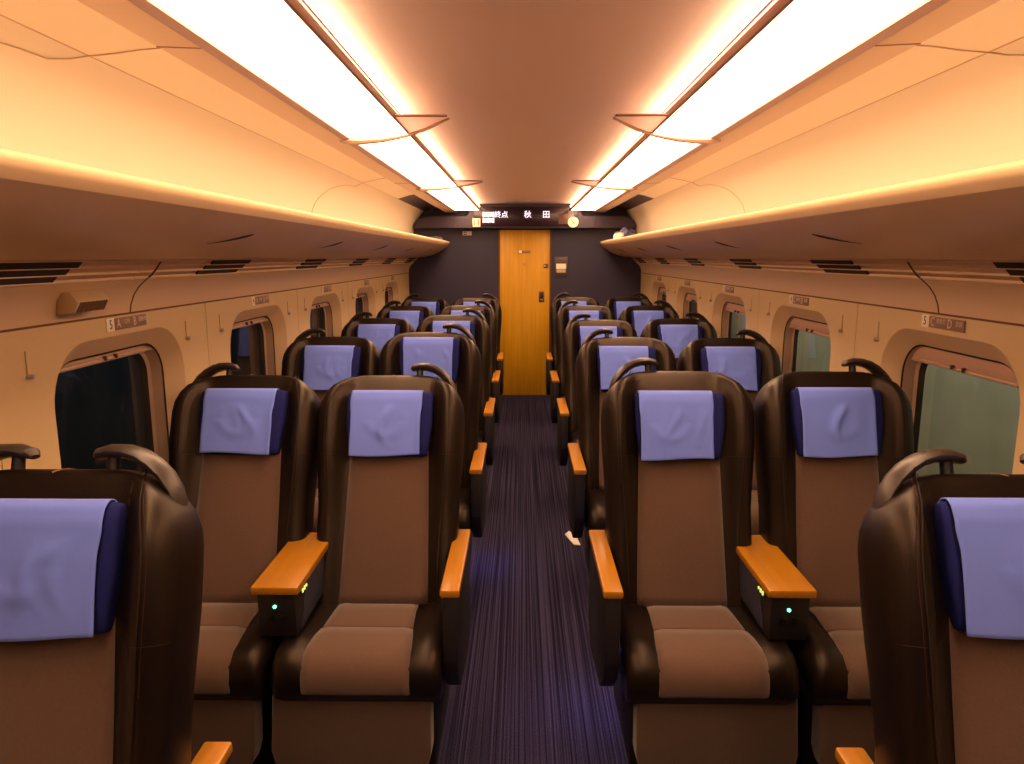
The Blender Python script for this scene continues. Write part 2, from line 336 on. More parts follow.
    # wall joints between window panels
# ---------------------------------------------------------------- overhead: bins, racks, lamp housings, ceiling
bprof = [(-1.20, 1.600), (-1.222, 1.68), (-1.222, 1.78), (-1.202, 1.87), (-1.165, 1.95), (-1.100, 2.038)]
cprof = [(-1.100, 2.038), (-1.00, 2.068), (-0.860, 2.095)]
YT = 6.35
for s, side, nn in ((-1, 'left', 3), (1, 'right', 4)):
    mirror = (lambda pr: [(-x, z) for x, z in pr]) if s > 0 else (lambda pr: list(pr))
    o_ = 1 if s > 0 else -1
    up = struct(link('trim_%d' % nn, sheet_profile(mirror(bprof), Y0, Y1, 0.01, o_, M['bin'], 'upper_panel')))
    link('bin_ceiling', sheet_profile(mirror(cprof), Y0, YT, 0.01, o_, M['bin'], 'bin_ceiling'), up)
    link('bin_ceiling', sheet_profile(mirror(cprof), YT, Y1, 0.01, o_, M['navy_dark'], 'bin_ceiling_end'), up)
    link('panel_joint', box('ceil_seam', (s * 1.100, (Y0 + YT) / 2, 2.038), (0.003, YT - Y0, 0.003), M['trough']), up)
    # curved joint lines of the upper panels
    def x_at(z):
        for (xa_, za_), (xb_, zb_) in zip(bprof, bprof[1:]):
            if za_ <= z <= zb_: return xa_ + (xb_ - xa_) * (z - za_) / (zb_ - za_)
        return bprof[-1][0]
    for yt in (1.76, 4.85):
        pts = [(x_at(1.70), yt - 0.70, 1.70)]
        for k in range(13):
            ph = R(90 - 7.5 * k); z = 2.0 - 0.22 * (1 - cos(ph)); pts.append((x_at(z), yt - 0.01 - 0.69 * sin(ph), z))
        pts += [(-1.115, yt + 0.06, 2.018), (-1.100, yt + 0.11, 2.037), (-1.05, yt + 0.145, 2.052), (-1.00, yt + 0.17, 2.067), (-0.93, yt + 0.20, 2.081), (-0.862, yt + 0.20, 2.094)]
        bm = bmesh.new(); tube(bm, [Vector((-s * x - s * 0.0015 if s > 0 else x + 0.0015, y, z - 0.001)) for x, y, z in pts], 0.0016, 6)
        link('panel_joint', bm_mesh('panel_joint', bm, M['trough']), up)
        bm = bmesh.new(); tube(bm, [Vector((s * 0.861, yt - 0.03, 2.019)), Vector((s * 0.760, yt - 0.03, 2.015))], 0.0016, 6)
        link('panel_joint', bm_mesh('panel_joint', bm, M['trough_trim']), up)
    # lamp housing
    tprof = [(-0.860, 2.11), (-0.860, 2.020), (-0.760, 2.016), (-0.756, 2.03), (-0.756, 2.11)]
    link('lamp_housing', prism('lamp_housing', mirror(tprof), 'Y', Y0, Y1, M['trough']), up)
    link('housing_trim', prism('housing_trim', mirror([(-0.758, 2.0155), (-0.736, 2.024), (-0.736, 2.05), (-0.756, 2.05)]), 'Y', Y0, Y1, M['trough_trim']), up)
struct(link('ceiling', sheet_profile([(-0.74, 2.100), (-0.5, 2.100), (-0.35, 2.103), (0, 2.108), (0.35, 2.103), (0.5, 2.100), (0.74, 2.100)], Y0, Y1, 0.02, -1, M['ceiling'], 'ceiling')))
roof = struct(link('trim_5', box('roof_cover', (0, (Y0 + Y1) / 2, 2.16), (2 * WX + 0.06, Y1 - Y0, 0.02), M['navy'])))

# ceiling lights: diffuser, inner bar, cove strip, curved bracket with fin
joints = [-0.60, 0.80, 2.93, 5.06, 7.80]
ordn = {0: 'behind the viewer', 1: 'nearest the viewer', 2: 'second from the viewer', 3: 'farthest, by the display'}
for s, side in ((-1, 'left'), (1, 'right')):
    for i in range(4):
        ya, yb = joints[i], joints[i + 1]
        L = thing('ceiling_light', 'long warm white ceiling light panel on the %s side, %s' % (side, ordn[i]), 'ceiling light', (s * 0.60, (ya + yb) / 2, 2.03), 0, 'light panels along the ceiling')
        hl = (yb - ya) / 2
        link('diffuser', box('diffuser', (s * 0.0075, 0, 0.006), (0.262, 2 * hl - 0.01, 0.01), M['lamp']), L)
        link('light_bar', box('light_bar', (-s * 0.129, 0, 0.0), (0.011, 2 * hl, 0.024), M['trough_trim'], 0.003), L)
        link('cove_strip', box('cove_strip', (-s * 0.118, 0, 0.040), (0.014, 2 * hl - 0.02, 0.012), M['cove']), L)
        link('light_tray', box('light_tray', (0, 0, 0.030), (0.252, 2 * hl, 0.008), M['trough_trim']), L)
        if i < 3:
            arc = [(-0.775, 0.125), (-0.736, 0.135), (-0.68, 0.138), (-0.60, 0.11), (-0.53, 0.05), (-0.474, -0.01), (-0.39, -0.135), (-0.283, -0.345)]
            def P(p, z): return Vector((-s * p[0] if s > 0 else p[0], yb + p[1], z))
            bm = bmesh.new(); path = [P(p, 2.016) for p in arc]
            tube(bm, path, [0.007, 0.016, 0.014, 0.011, 0.009, 0.008, 0.007, 0.004], 8)
            inv = Vector(L.location)
            d = bm_mesh('bracket_arm', bm, M['bracket']);
            for v in d.vertices: v.co -= inv
            br = link('bracket_arm', d, L)
            fin = [(-0.468, -0.01), (-0.39, -0.135), (-0.335, -0.235), (-0.283, -0.345), (-0.29, -0.375), (-0.462, -0.375)]
            d = prism('bracket_fin', [((-s * p[0] if s > 0 else p[0]) - inv.x, yb + p[1] - inv.y) for p in fin], 'Z', 2.020 - inv.z, 2.026 - inv.z, M['bracket_fill'], smooth=False)
            link('bracket_fin', d, br)
            bm = bmesh.new(); tube(bm, [P((-0.466, -0.375), 2.020) - inv, P((-0.285, -0.372), 2.020) - inv], 0.004, 6); link('fin_edge', bm_mesh('fin_edge', bm, M['bracket']), br)

# luggage racks
rprof = [(-1.175, 1.540), (-1.10, 1.545), (-1.02, 1.562), (-0.95, 1.590), (-0.895, 1.622), (-0.858, 1.650), (-0.838, 1.670), (-0.827, 1.686), (-0.8215, 1.699), (-0.823, 1.708), (-0.831, 1.7135), (-0.842, 1.714)]
for s, side in ((-1, 'left'), (1, 'right')):
    mirror = (lambda pr: [(-x, z) for x, z in pr]) if s > 0 else (lambda pr: list(pr))
    rk = thing('luggage_rack', 'long brown overhead luggage rack with bright front edge above the %s windows' % side, 'luggage rack', (0, 0, 0), 0, 'overhead luggage racks')
    low = rprof[:7]
    topb = [(-0.850, 1.690), (-1.0, 1.665), (-1.19, 1.635), (-1.19, 1.56)]
    link('rack_shelf', prism('rack_shelf', mirror(low + topb), 'Y', Y0, Y1 - 0.01, M['rack']), rk)
    lip = rprof[6:] + [(-0.850, 1.690)]
    link('rack_lip', prism('rack_lip', mirror(lip), 'Y', Y0, Y1 - 0.01, M['rack_lip']), rk)
    link('light_strip', prism('light_strip', mirror([(-0.851, 1.691), (-0.8455, 1.7125), (-0.858, 1.7125), (-0.866, 1.691)]), 'Y', Y0 + 0.05, YT + 1.0, M['rack_led']), rk)
    for k in range(-1, 5):
        yc = 2.14 + 1.18 * k
        bm = bmesh.new(); path = []
        for i in range(9):
            t = i / 8; x = -0.955 + 0.058 * t ** 1.3; z = 1.5880 + (x + 0.955) * 0.56; path.append(Vector((-x if s > 0 else x, yc + 0.22 * t, z)))
        tube(bm, path, [0.001, 0.0018, 0.0026, 0.0034, 0.0042, 0.0048, 0.005, 0.0045, 0.002], 6)
        link('coat_hook_slot', bm_mesh('coat_hook_slot', bm, M['vent_dark']), rk)

# ---------------------------------------------------------------- end bulkhead and door
DX, DH = 0.285, 1.835
bp_ = [(-1.36, 0), (-DX, 0), (-DX, DH), (DX, DH), (DX, 0), (1.36, 0), (1.36, 2.17), (-1.36, 2.17)]
struct(link('wall_front', prism('wall_front', bp_, 'Y', Y1, Y1 + 0.05, M['navy'], smooth=False)))
struct(link('wall_back', box('wall_back', (0, Y0 - 0.02, 1.08), (2.8, 0.04, 2.17), M['navy'])))
door = struct(link('door_1', box('door_1', (0.003, Y1 + 0.015, DH / 2), (2 * DX - 0.012, 0.03, DH), M['door_wood'], 0.002)))
link('door_frame', box('door_frame', (-DX + 0.002, Y1 - 0.004, DH / 2), (0.016, 0.02, DH), M['door_trim']), door)
link('door_frame', box('door_frame', (DX - 0.002, Y1 - 0.004, DH / 2), (0.016, 0.02, DH), M['door_trim']), door)
hd = link('door_handle', box('door_handle', (0.188, Y1 - 0.004, 1.112), (0.062, 0.008, 0.115), mat('handle_plate', (0.16, 0.10, 0.06), 0.4, metal=0.5), 0.003), door)
link('handle_recess', box('handle_recess', (0.188, Y1 - 0.009, 1.122), (0.032, 0.006, 0.072), M['socket'], 0.002), hd)
link('handle_grip', box('handle_grip', (0.188, Y1 - 0.012, 1.080), (0.030, 0.006, 0.014), M['metal'], 0.002), hd)
link('lock_plate', box('lock_plate', (0.233, Y1 - 0.003, 1.447), (0.052, 0.006, 0.05), M['ink'], 0.002), door)
link('lock_button', box('lock_button', (0.220, Y1 - 0.008, 1.448), (0.016, 0.005, 0.018), M['sign_text'], 0.002), door)
dp = link('door_sign', box('door_sign', (0.000, Y1 - 0.002, 1.600), (0.125, 0.004, 0.028), M['sign_dark'], 0.001), door)
link('sign_tile', box('sign_tile', (-0.048, Y1 - 0.006, 1.600), (0.030, 0.004, 0.030), M['sign_light']), dp)
bm = bmesh.new(); cyl(bm, (-0.005, Y1 - 0.002, 1.465), 0.016, 0.003, 'Y'); link('door_sticker', bm_mesh('door_sticker', bm, mat('faint_sticker', (0.62, 0.28, 0.10), 0.5)), door)

# header box, rounded at both ends
YH = 7.86
hp = [(-1.19, 1.852)] + [(-1.19 + 0.16 - 0.16 * cos(R(a)), 1.862 + 0.108 * sin(R(a))) for a in (0, 18, 36, 54, 72, 90)]
hpts = hp[:] + [(-0.62, 1.972), (-0.60, 2.0), (-0.56, 2.098), (0.56, 2.098), (0.60, 2.0), (0.62, 1.972)] + [(-x, z) for x, z in hp[::-1]]
hdr = struct(link('trim_6', prism('bulkhead_header', hpts, 'Y', YH, Y1, M['navy_dark'], smooth=False)))
for x in (-0.735, 0.735): link('header_joint', box('header_joint', (x, YH - 0.001, 1.912), (0.006, 0.004, 0.118), M['ink']), hdr)
ds = tag(link('led_display', box('led_display', (0.005, YH - 0.012, 1.969), (1.10, 0.02, 0.205), M['display'], 0.004)), 'wide dark destination display with white characters above the orange door', 'display')
rx = (pi / 2, 0, 0)
text('display_text', '終点', 0.074, M['led_text'], ds, (-0.252, YH - 0.024, 1.985), rx, 0.001)
text('display_text', '秋', 0.082, M['led_text'], ds, (0.030, YH - 0.024, 1.985), rx, 0.001)
text('display_text', '田', 0.082, M['led_text'], ds, (0.226, YH - 0.024, 1.985), rx, 0.001)
for r_ in range(2):
    for c_ in range(5):
        link('lit_block', box('lit_block', (-0.439 + 0.0255 * c_, YH - 0.023, 1.991 - 0.061 * r_), (0.0215, 0.002, 0.052 - 0.006 * (c_ % 2)), M['led_cell']), ds)
link('display_patch', box('display_patch', (0.44, YH - 0.023, 1.945), (0.16, 0.002, 0.11), mat('display_side_panel', (0.16, 0.08, 0.07), 0.35), 0.002), ds)
cs = tag(link('car_number_sign', box('car_number_sign', (-0.515, YH - 0.028, 1.905), (0.082, 0.01, 0.088), M['sign_lit'], 0.003)), 'small pale lit square sign reading 11 left of the display', 'sign')
text('sign_number', '11', 0.095, M['ink'], cs, (-0.515, YH - 0.034, 1.905), rx, 0.0008)
bm = bmesh.new(); cyl(bm, (0.512, YH - 0.028, 1.910), 0.056, 0.008, 'Y', 28)
ns = tag(link('round_sign', bm_mesh('round_sign', bm, M['sign_lit'])), 'round pale lit sign with a brown slash right of the display', 'sign')
link('sign_slash', box('sign_slash', (0.512, YH - 0.034, 1.910), (0.075, 0.002, 0.006), M['sign_dark'], 0, Matrix.Rotation(R(40), 4, 'Y')), ns)
link('sign_slash', box('sign_slash', (0.515, YH - 0.034, 1.908), (0.045, 0.002, 0.006), M['sign_dark'], 0, Matrix.Rotation(R(-40), 4, 'Y')), ns)
sg = tag(link('wall_sign', box('wall_sign', (-0.630, Y1 - 0.004, 1.800), (0.100, 0.008, 0.046), M['sign_text'], 0.002)), 'small rectangular pictogram sign on the navy wall left of the door', 'sign')
link('sign_tile', box('sign_tile', (-0.652, Y1 - 0.009, 1.800), (0.030, 0.003, 0.034), M['ink']), sg)
link('sign_tile', box('sign_tile', (-0.652, Y1 - 0.0115, 1.800), (0.012, 0.003, 0.012), M['sign_light']), sg)
nf = tag(link('notice_frame', box('notice_frame', (0.400, Y1 - 0.005, 1.438), (0.145, 0.010, 0.215), mat('notice_board', (0.085, 0.06, 0.065), 0.4, metal=0.2), 0.003)), 'small framed notice on the navy wall right of the door', 'notice')
link('notice_sheet', box('notice_sheet', (0.400, Y1 - 0.012, 1.444), (0.108, 0.003, 0.056), M['sign_light']), nf)
link('notice_sheet', box('notice_sheet', (0.400, Y1 - 0.012, 1.394), (0.100, 0.003, 0.036), M['speaker']), nf)
link('notice_sheet', box('notice_sheet', (0.400, Y1 - 0.012, 1.503), (0.080, 0.003, 0.022), M['ink']), nf)

# ---------------------------------------------------------------- wall fittings
rows_lab = ['5', '4', '3', '2', '1']
for s, side in ((-1, 'left'), (1, 'right')):
    rz = (pi / 2, 0, -s * pi / 2)
    letters = ('A', 'B') if s < 0 else ('C', 'D')
    for k in range(5):
        yc = 2.255 + 1.178 * k; z = 1.345
        t = thing('seat_number_sign', 'small seat plate reading %s %s %s above the %s window' % (rows_lab[k], *letters, {0: 'nearest ', 1: 'second ', 2: 'third ', 3: 'fourth ', 4: 'farthest '}[k] + side), 'sign', (s * (WX - 0.003), yc, z), 0, 'seat number plates')
        dirn = 1 if s < 0 else -1
        link('number_tile', box('number_tile', (0, -dirn * 0.093, 0), (0.004, 0.042, 0.040), M['sign_light'], 0.001), t)
        link('letter_plate', box('letter_plate', (0, dirn * 0.023, 0), (0.004, 0.186, 0.036), M['sign_dark'], 0.001), t)
        off = -s * 0.0025
        text('sign_number', rows_lab[k], 0.040, M['ink'], t, (off, -dirn * 0.093, 0), rz, 0.0004, xs=0.8)
        text('sign_letter', letters[0], 0.040, M['sign_text'], t, (off, -dirn * 0.050, 0), rz, 0.0004, xs=0.8)
        text('sign_letter', letters[1], 0.040, M['sign_text'], t, (off, dirn * 0.043, 0), rz, 0.0004, xs=0.8)
        text('small_print', '窓側' if s < 0 else '通路側', 0.017, M['sign_text'], t, (off, -dirn * 0.004, 0.004), rz, 0.0003)
        text('small_print', '通路側' if s < 0 else '窓側', 0.017, M['sign_text'], t, (off, dirn * 0.090, 0.004), rz, 0.0003)
        for q, yh in enumerate((1.78 + 1.178 * k, 2.655 + 1.178 * k)):
            if k == 4 and q == 1: continue
            h = thing('coat_hook', 'slim coat hook on the %s wall %s the %s window' % (side, 'before' if q == 0 else 'past', ['nearest', 'second', 'third', 'fourth', 'farthest'][k]), 'hook', (s * (WX - 0.002), yh, 1.27), 0, 'slim wall hooks')
            link('hook_slot', box('hook_slot', (0, 0, 0.012), (0.003, 0.006, 0.066), M['recess'], 0.0015), h)
            bm = bmesh.new(); cyl(bm, (-s * 0.006, 0, -0.020), 0.0065, 0.014, 'X', 12); link('hook_peg', bm_mesh('hook_peg', bm, M['metal']), h)
# grille on the left fascia
sp = thing('wall_speaker', 'wedge-shaped ribbed grille box on the left fascia near the nearest window', 'speaker', (-1.262, 1.985, 1.422))
pr = [(-0.012, -0.028), (0.035, -0.022), (0.048, 0.008), (0.030, 0.034), (-0.004, 0.034)]
link('speaker_body', prism('speaker_body', pr, 'Y', -0.075, 0.075, M['speaker'], 0.003), sp)
rib = box('grille_rib', (0, 0, 0), (0.004, 0.006, 0.030), M['seam'], 0, Matrix.Rotation(R(24), 4, 'Y') @ Matrix.Rotation(R(-12), 4, 'X'))
for k in range(11): link('grille_rib', rib, sp, (0.0425, -0.060 + 0.012 * k, -0.007))

# ---------------------------------------------------------------- seats
TR, HTOP, RC = 0.632, 0.142, 0.155
def w_at(t):
    if t < 0.30: return 0.236
    return 0.236 + 0.014 * smooth01((t - 0.30) / 0.26)
def b_at(t): return 0.038 + 0.035 * smooth01((t - 0.25) / 0.30) - 0.02 * smooth01((t - 0.62) / 0.12)
def sect(t, phi=None):
    """returns (w, mid, D, k, t') for ring"""
    w = w_at(t); D = 0.135 - 0.03 * smooth01(t / 0.7)
    if phi is None: return w, 0.045, D, 1.0, t
    return w - RC * (1 - cos(phi)), 0.045, D, 0.22 + 0.78 * cos(phi) ** 0.8, TR + HTOP * sin(phi)
def Bx(x, t): return b_at(t) * smooth01((abs(x) - 0.135) / 0.065)
EX = 0.42
def ring_pts(t, phi=None, n=44):
    w, mid, D, k, tt = sect(t, phi); out = []
    for i in range(n):
        th = 2 * pi * i / n; cth, sth = cos(th), sin(th)
        px = w * math.copysign(abs(cth) ** EX, cth); py = math.copysign(abs(sth) ** EX, sth)
        d = mid + ((D - mid) * py if py > 0 else (mid + Bx(px, t)) * py) * k
        out.append((px, d, tt))
    return out
def front_d(x, t, phi=None):
    w, mid, D, k, tt = sect(t, phi); c_ = min(1, abs(x) / w) ** (1 / EX); sy = math.sqrt(max(0, 1 - c_ * c_)) ** EX
    return mid - (mid + Bx(x, t)) * sy * k
def surf(x, v):
    """v<=TR: height; v beyond TR runs over the top: phi=(v-TR)/0.12*pi/2"""
    if v <= TR: return Vector((x, front_d(x, v), v))
    phi = min(pi / 2, (v - TR) / 0.14 * pi / 2); return Vector((x, front_d(x, TR, phi), TR + HTOP * sin(phi)))
def backrest_mesh():
    rings = [ring_pts(t) for t in (-0.06, -0.055, 0.0, 0.08, 0.16, 0.24, 0.32, 0.40, 0.47, 0.53, 0.59, TR)]
    rings += [ring_pts(TR, R(a)) for a in (14, 28, 42, 56, 68, 79, 87)]
    n = len(rings[0]); v = [p for r in rings for p in r]; f = []
    for j in range(len(rings) - 1):
        for i in range(n): f.append((j * n + i, j * n + (i + 1) % n, (j + 1) * n + (i + 1) % n, (j + 1) * n + i))
    f.append(tuple(range(n))); f.append(tuple((len(rings) - 1) * n + i for i in range(n)))
    return me('backrest', v, f, M['leather'], True)
def panel_mesh():
    v, f = [], []; nx, ny = 12, 16
    for j in range(ny + 1):
        t = 0.0 + 0.55 * j / ny
        hw = 0.132 + 0.014 * (1 - j / ny)
        for i in range(nx + 1):
            x = -hw + 2 * hw * i / nx; e_ = min(i, nx - i) / 2.0
            puff = 0.010 * smooth01(min(1, e_)) + 0.006
            v.append((x, front_d(x, max(t, 0)) - puff - 0.012 * sin(pi * min(1, t / 0.5)) * cos(x / hw * pi / 2), t))
    for j in range(ny):
        for i in range(nx): a = j * (nx + 1) + i; f.append((a, a + 1, a + nx + 2, a + nx + 1))
    d = me('fabric_panel', v, f, M['fabric'], True); bm = bmesh.new(); bm.from_mesh(d)
    r = bmesh.ops.extrude_face_region(bm, geom=list(bm.faces))
    for q in r['geom']:
        if isinstance(q, bmesh.types.BMVert): q.co.y += 0.016
    bmesh.ops.recalc_face_normals(bm, faces=bm.faces); bm.to_mesh(d); bm.free(); return d
def seam_mesh(paths, r, m):
    out = []
    for p in paths:
        bm = bmesh.new(); tube(bm, p, r, 5); out.append(bm_mesh('seam', bm, m))
    return out
def headrest_mesh():
    bm = bmesh.new(); n = 36; rings = []
    prof = [(-1.0, 0.45), (-0.985, 0.75), (-0.9, 0.93), (-0.6, 1.0), (0, 1.0), (0.6, 1.0), (0.9, 0.93), (0.985, 0.75), (1.0, 0.45)]
    for u, sc in prof:
        ring = []
        for i in range(n):
            th = 2 * pi * i / n; cz = math.copysign(abs(cos(th)) ** 0.4, cos(th)); cy_ = math.copysign(abs(sin(th)) ** 0.65, sin(th))
            z = cz * 0.112 * (0.86 + 0.14 * sc); taper = 1 - 0.10 * max(0, -cz) 
            ring.append(bm.verts.new((u * 0.146 * taper, cy_ * 0.024 * sc * (1 + .15 * cos(cz * 1.5)), z)))
        rings.append(ring)
    for a, b_ in zip(rings, rings[1:]):
        for i in range(n): bm.faces.new((a[i], a[(i + 1) % n], b_[(i + 1) % n], b_[i]))
    bm.faces.new(rings[0]); bm.faces.new(rings[-1])
    return bm_mesh('headrest', bm, M['navy_pad'], True, 60)
def cover_mesh(seed):
    rnd = random.Random(seed); nx, ny = 30, 40; hw = 0.118
    path = [(0.018, 0.085), (0.014, 0.108), (0.002, 0.117), (-0.014, 0.116), (-0.027, 0.104), (-0.035, 0.08), (-0.038, 0.02), (-0.038, -0.05), (-0.037, -0.09), (-0.036, -0.112)]
    cum = [0]
    for a, b_ in zip(path, path[1:]): cum.append(cum[-1] + math.hypot(a[0] - b_[0], a[1] - b_[1]))
    def at(u):
        u *= cum[-1]
        for i in range(len(cum) - 1):
            if u <= cum[i + 1] + 1e-9:
                k = (u - cum[i]) / (cum[i + 1] - cum[i]); return (path[i][0] * (1 - k) + path[i + 1][0] * k, path[i][1] * (1 - k) + path[i + 1][1] * k)
        return path[-1]
    shift = rnd.uniform(-0.006, 0.006); cx0 = rnd.uniform(-0.03, 0.03); sgn = rnd.choice((-1, 1)); ph = rnd.uniform(0, 6)
    folds = [(rnd.uniform(-0.06, 0.06), rnd.uniform(-0.35, 0.35), rnd.uniform(0.009, 0.016), rnd.uniform(0.4, 0.9)) for _ in range(3)]
    v, f = [], []
    for j in range(ny + 1):
        y, z = at(j / ny)
        for i in range(nx + 1):
            x = -hw + 2 * hw * i / nx; fr = smooth01((j / ny - 0.38) / 0.15); d = 0
            for (fx, sl, wd, am) in folds:
                c_ = x - (fx + sl * (0.10 - z) + 0.02 * sin(z * 30 + ph)); d += 0.0065 * am * math.exp(-(c_ / wd) ** 2) * smooth01((z + 0.10) / 0.1)
            q = math.hypot(x - cx0, (z - 0.01) * 1.1); d += 0.005 * 0.7 * math.exp(-((q - 0.060) / 0.016) ** 2) * (1 if z < 0.0 else 0.3)
            bulge = -0.003 * cos(x / hw * pi / 2)
            lift = 0.010 * smooth01((abs(x) / hw - 0.8) / 0.2) * fr * (1 if x * sgn > 0 else 0.3)
            xx = x * (1 + 0.03 * (1 - fr) + 0.012 * sin(z * 40 + ph) * 0.3) + shift
            zz = z + (0.004 * sin(x * 18 + ph) if j > ny - 6 else 0)
            v.append((xx, y - d * fr + bulge - lift * 0.5, zz))
    for j in range(ny):
        for i in range(nx): a = j * (nx + 1) + i; f.append((a, a + 1, a + nx + 2, a + nx + 1))
    d = me('headrest_cover', v, f, M['cloth'], True); bm = bmesh.new(); bm.from_mesh(d)
    bmesh.ops.solidify(bm, geom=list(bm.faces), thickness=0.0022); bmesh.ops.recalc_face_normals(bm, faces=bm.faces); bm.to_mesh(d); bm.free(); return d
def handle_mesh(s):
    bm = bmesh.new(); key = [(0.058, 0.796), (0.066, 0.803), (0.088, 0.808), (0.115, 0.807), (0.141, 0.799), (0.165, 0.784), (0.187, 0.763), (0.204, 0.738), (0.214, 0.714), (0.220, 0.692)]
    rr = [0.006, 0.011, 0.013, 0.0135, 0.0135, 0.0135, 0.013, 0.012, 0.010, 0.006]
    tube(bm, [Vector((s * x, 0.045, t)) for x, t in key], rr, 14, (2.3, 1.0))
    return bm_mesh('grab_handle', bm, M['handle'])
def post_mesh(s):
    bm = bmesh.new(); tube(bm, [Vector((s * 0.088, 0.045, 0.765)), Vector((s * 0.088, 0.045, 0.810))], [0.012, 0.011], 10); return bm_mesh('handle_post', bm, M['arm_dark'])
def cushion_mesh():
    prof = [(0.36, 0.30), (0.02, 0.29), (-0.045, 0.30), (-0.072, 0.335), (-0.078, 0.375), (-0.066, 0.415), (-0.030, 0.440), (0.05, 0.445), (0.16, 0.436), (0.27, 0.430), (0.36, 0.43)]
    nx = 24; v, f = [], []; n = len(prof)
    for i in range(nx + 1):
        u = -1 + 2 * i / nx; x = 0.2355 * u; edge = 1 - smooth01((abs(u) - 0.9) / 0.1) * 0.9
        for (y, z) in prof:
            top = smooth01((z - 0.37) / 0.06)
            bol = 0.014 * smooth01((abs(x) - 0.14) / 0.04) * top
            e_ = smooth01((abs(u) - 0.91) / 0.09)
            v.append((x, y + e_ * 0.006 * (1 if y < 0 else 0), z + bol - e_ * 0.014 * top))
    for i in range(nx):
        for j in range(n): f.append((i * n + j, i * n + (j + 1) % n, (i + 1) * n + (j + 1) % n, (i + 1) * n + j))
    f.append(tuple(range(n))); f.append(tuple(nx * n + j for j in range(n)))
    return me('seat_cushion', v, f, M['leather'], True)
def seat_panel_mesh(part):
    prof = [(0.28, 0.437), (0.22, 0.447), (0.115, 0.450), (0.107, 0.444)] if part == 0 else [(0.105, 0.444), (0.097, 0.452), (0.05, 0.457), (0.0, 0.455), (-0.040, 0.448), (-0.070, 0.428), (-0.086, 0.398), (-0.088, 0.365), (-0.082, 0.348)]
    nx = 12; v, f = [], []; n = len(prof)
    for j, (y, z) in enumerate(prof):
        hw = 0.130 + 0.022 * smooth01((0.20 - y) / 0.24) 
        for i in range(nx + 1):
            u = -1 + 2 * i / nx; e_ = smooth01((abs(u) - 0.86) / 0.14)
            v.append((hw * u, y, z)); v[-1] = (hw * u, y + e_ * (0.008 if y < -0.05 else 0), z - e_ * 0.006)
    for j in range(n - 1):
        for i in range(nx): a = j * (nx + 1) + i; f.append((a, a + 1, a + nx + 2, a + nx + 1))
    d = me('seat_panel', v, f, M['fabric'], True); bm = bmesh.new(); bm.from_mesh(d)
    r = bmesh.ops.extrude_face_region(bm, geom=list(bm.faces))
    for q in r['geom']:
        if isinstance(q, bmesh.types.BMVert): q.co.z -= 0.008 ; q.co.y += 0.006
    bmesh.ops.recalc_face_normals(bm, faces=bm.faces); bm.to_mesh(d); bm.free(); return d
def legrest_mesh():
    pts = rrect(0.232, 0.142, 0.045, 6)
    pts = [(x, z if z < 0 else z) for x, z in pts]
    top = [(x, z) for x, z in pts if z <= 0] 
    poly = [(-0.232, 0.128), (-0.222, 0.142), (0.222, 0.142), (0.232, 0.128)] + [(x, z) for x, z in rrect(0.228, 0.118, 0.085, 8) if z < -0.02][::-1]
    # order the lower corners clockwise from right to left
    low = [(x, z) for x, z in rrect(0.228, 0.118, 0.085, 8) if z < -0.02]
    low.sort(key=lambda p: -math.atan2(p[0], -p[1]))
    poly = [(-0.228, 0.128), (-0.218, 0.142), (0.218, 0.142), (0.228, 0.128)] + low
    d = prism('legrest', poly, 'Y', -0.035, 0.035, M['fabric_shaded'], 0.009, True, 3); return d
def armrest_side_mesh():
    pts = [(-0.005, 0.605), (-0.010, 0.40), (0.015, 0.335), (0.10, 0.26), (0.40, 0.22), (0.47, 0.30), (0.46, 0.60)]
    return prism('armrest_panel', pts, 'X', -0.022, 0.022, M['arm_dark'], 0.006)
MS = dict(back=backrest_mesh(), panel=panel_mesh(), head=headrest_mesh(), cushion=cushion_mesh(), sp0=seat_panel_mesh(0), sp1=seat_panel_mesh(1), leg=legrest_mesh(),
          hL=handle_mesh(-1), hR=handle_mesh(1), pL=post_mesh(-1), pR=post_mesh(1), arm=armrest_side_mesh(),
          top=box('armrest_top', (0, 0.225, 0.611), (0.056, 0.47, 0.024), M['arm_wood'], 0.006),
          base=prism('seat_base', [(-0.19, 0.0), (0.19, 0.0), (0.205, 0.30), (-0.205, 0.30)], 'Y', 0.06, 0.46, M['base'], 0.01))
covers = [cover_mesh(i) for i in (3, 11, 24, 35, 41, 58)]
wing = [[surf(s * (0.175 + 0.028 * smooth01((v - .1) / .5) - (0.055 * smooth01((v - TR) / 0.14))), v) + Vector((0, -0.001, 0)) for v in [0.06 + 0.72 * i / 26 for i in range(27)]] for s in (-1, 1)]
MS['wing'] = seam_mesh(wing, 0.0016, M['stitch'])
wing2 = [[surf(s * (0.183 + 0.028 * smooth01((v - .1) / .5) - (0.055 * smooth01((v - TR) / 0.14))), v) + Vector((0, -0.001, 0)) for v in [0.40 + 0.38 * i / 20 for i in range(21)]] for s in (-1, 1)]
MS['wing2'] = seam_mesh(wing2, 0.0007, M['stitch_red'])
vert = [[surf(s * 0.142, v) + Vector((0, -0.0005, 0)) for v in [0.60 + 0.19 * i / 14 for i in range(15)]] for s in (-1, 1)]
horiz = [[surf(s * x, 0.485) + Vector((0, -0.0005, 0)) for x in [0.14 + 0.10 * i / 8 for i in range(9)]] for s in (-1, 1)]
MS['vert'] = seam_mesh(vert + horiz, 0.0008, M['stitch'])
MS['topseam'] = seam_mesh([[Vector((0, 0.006 + 0.08 * i / 6, TR + HTOP + 0.0005 - 0.0025 * (abs(i - 3) / 3) ** 2 * 2)) for i in range(7)]], 0.0015, M['seam'])
ci = [0]
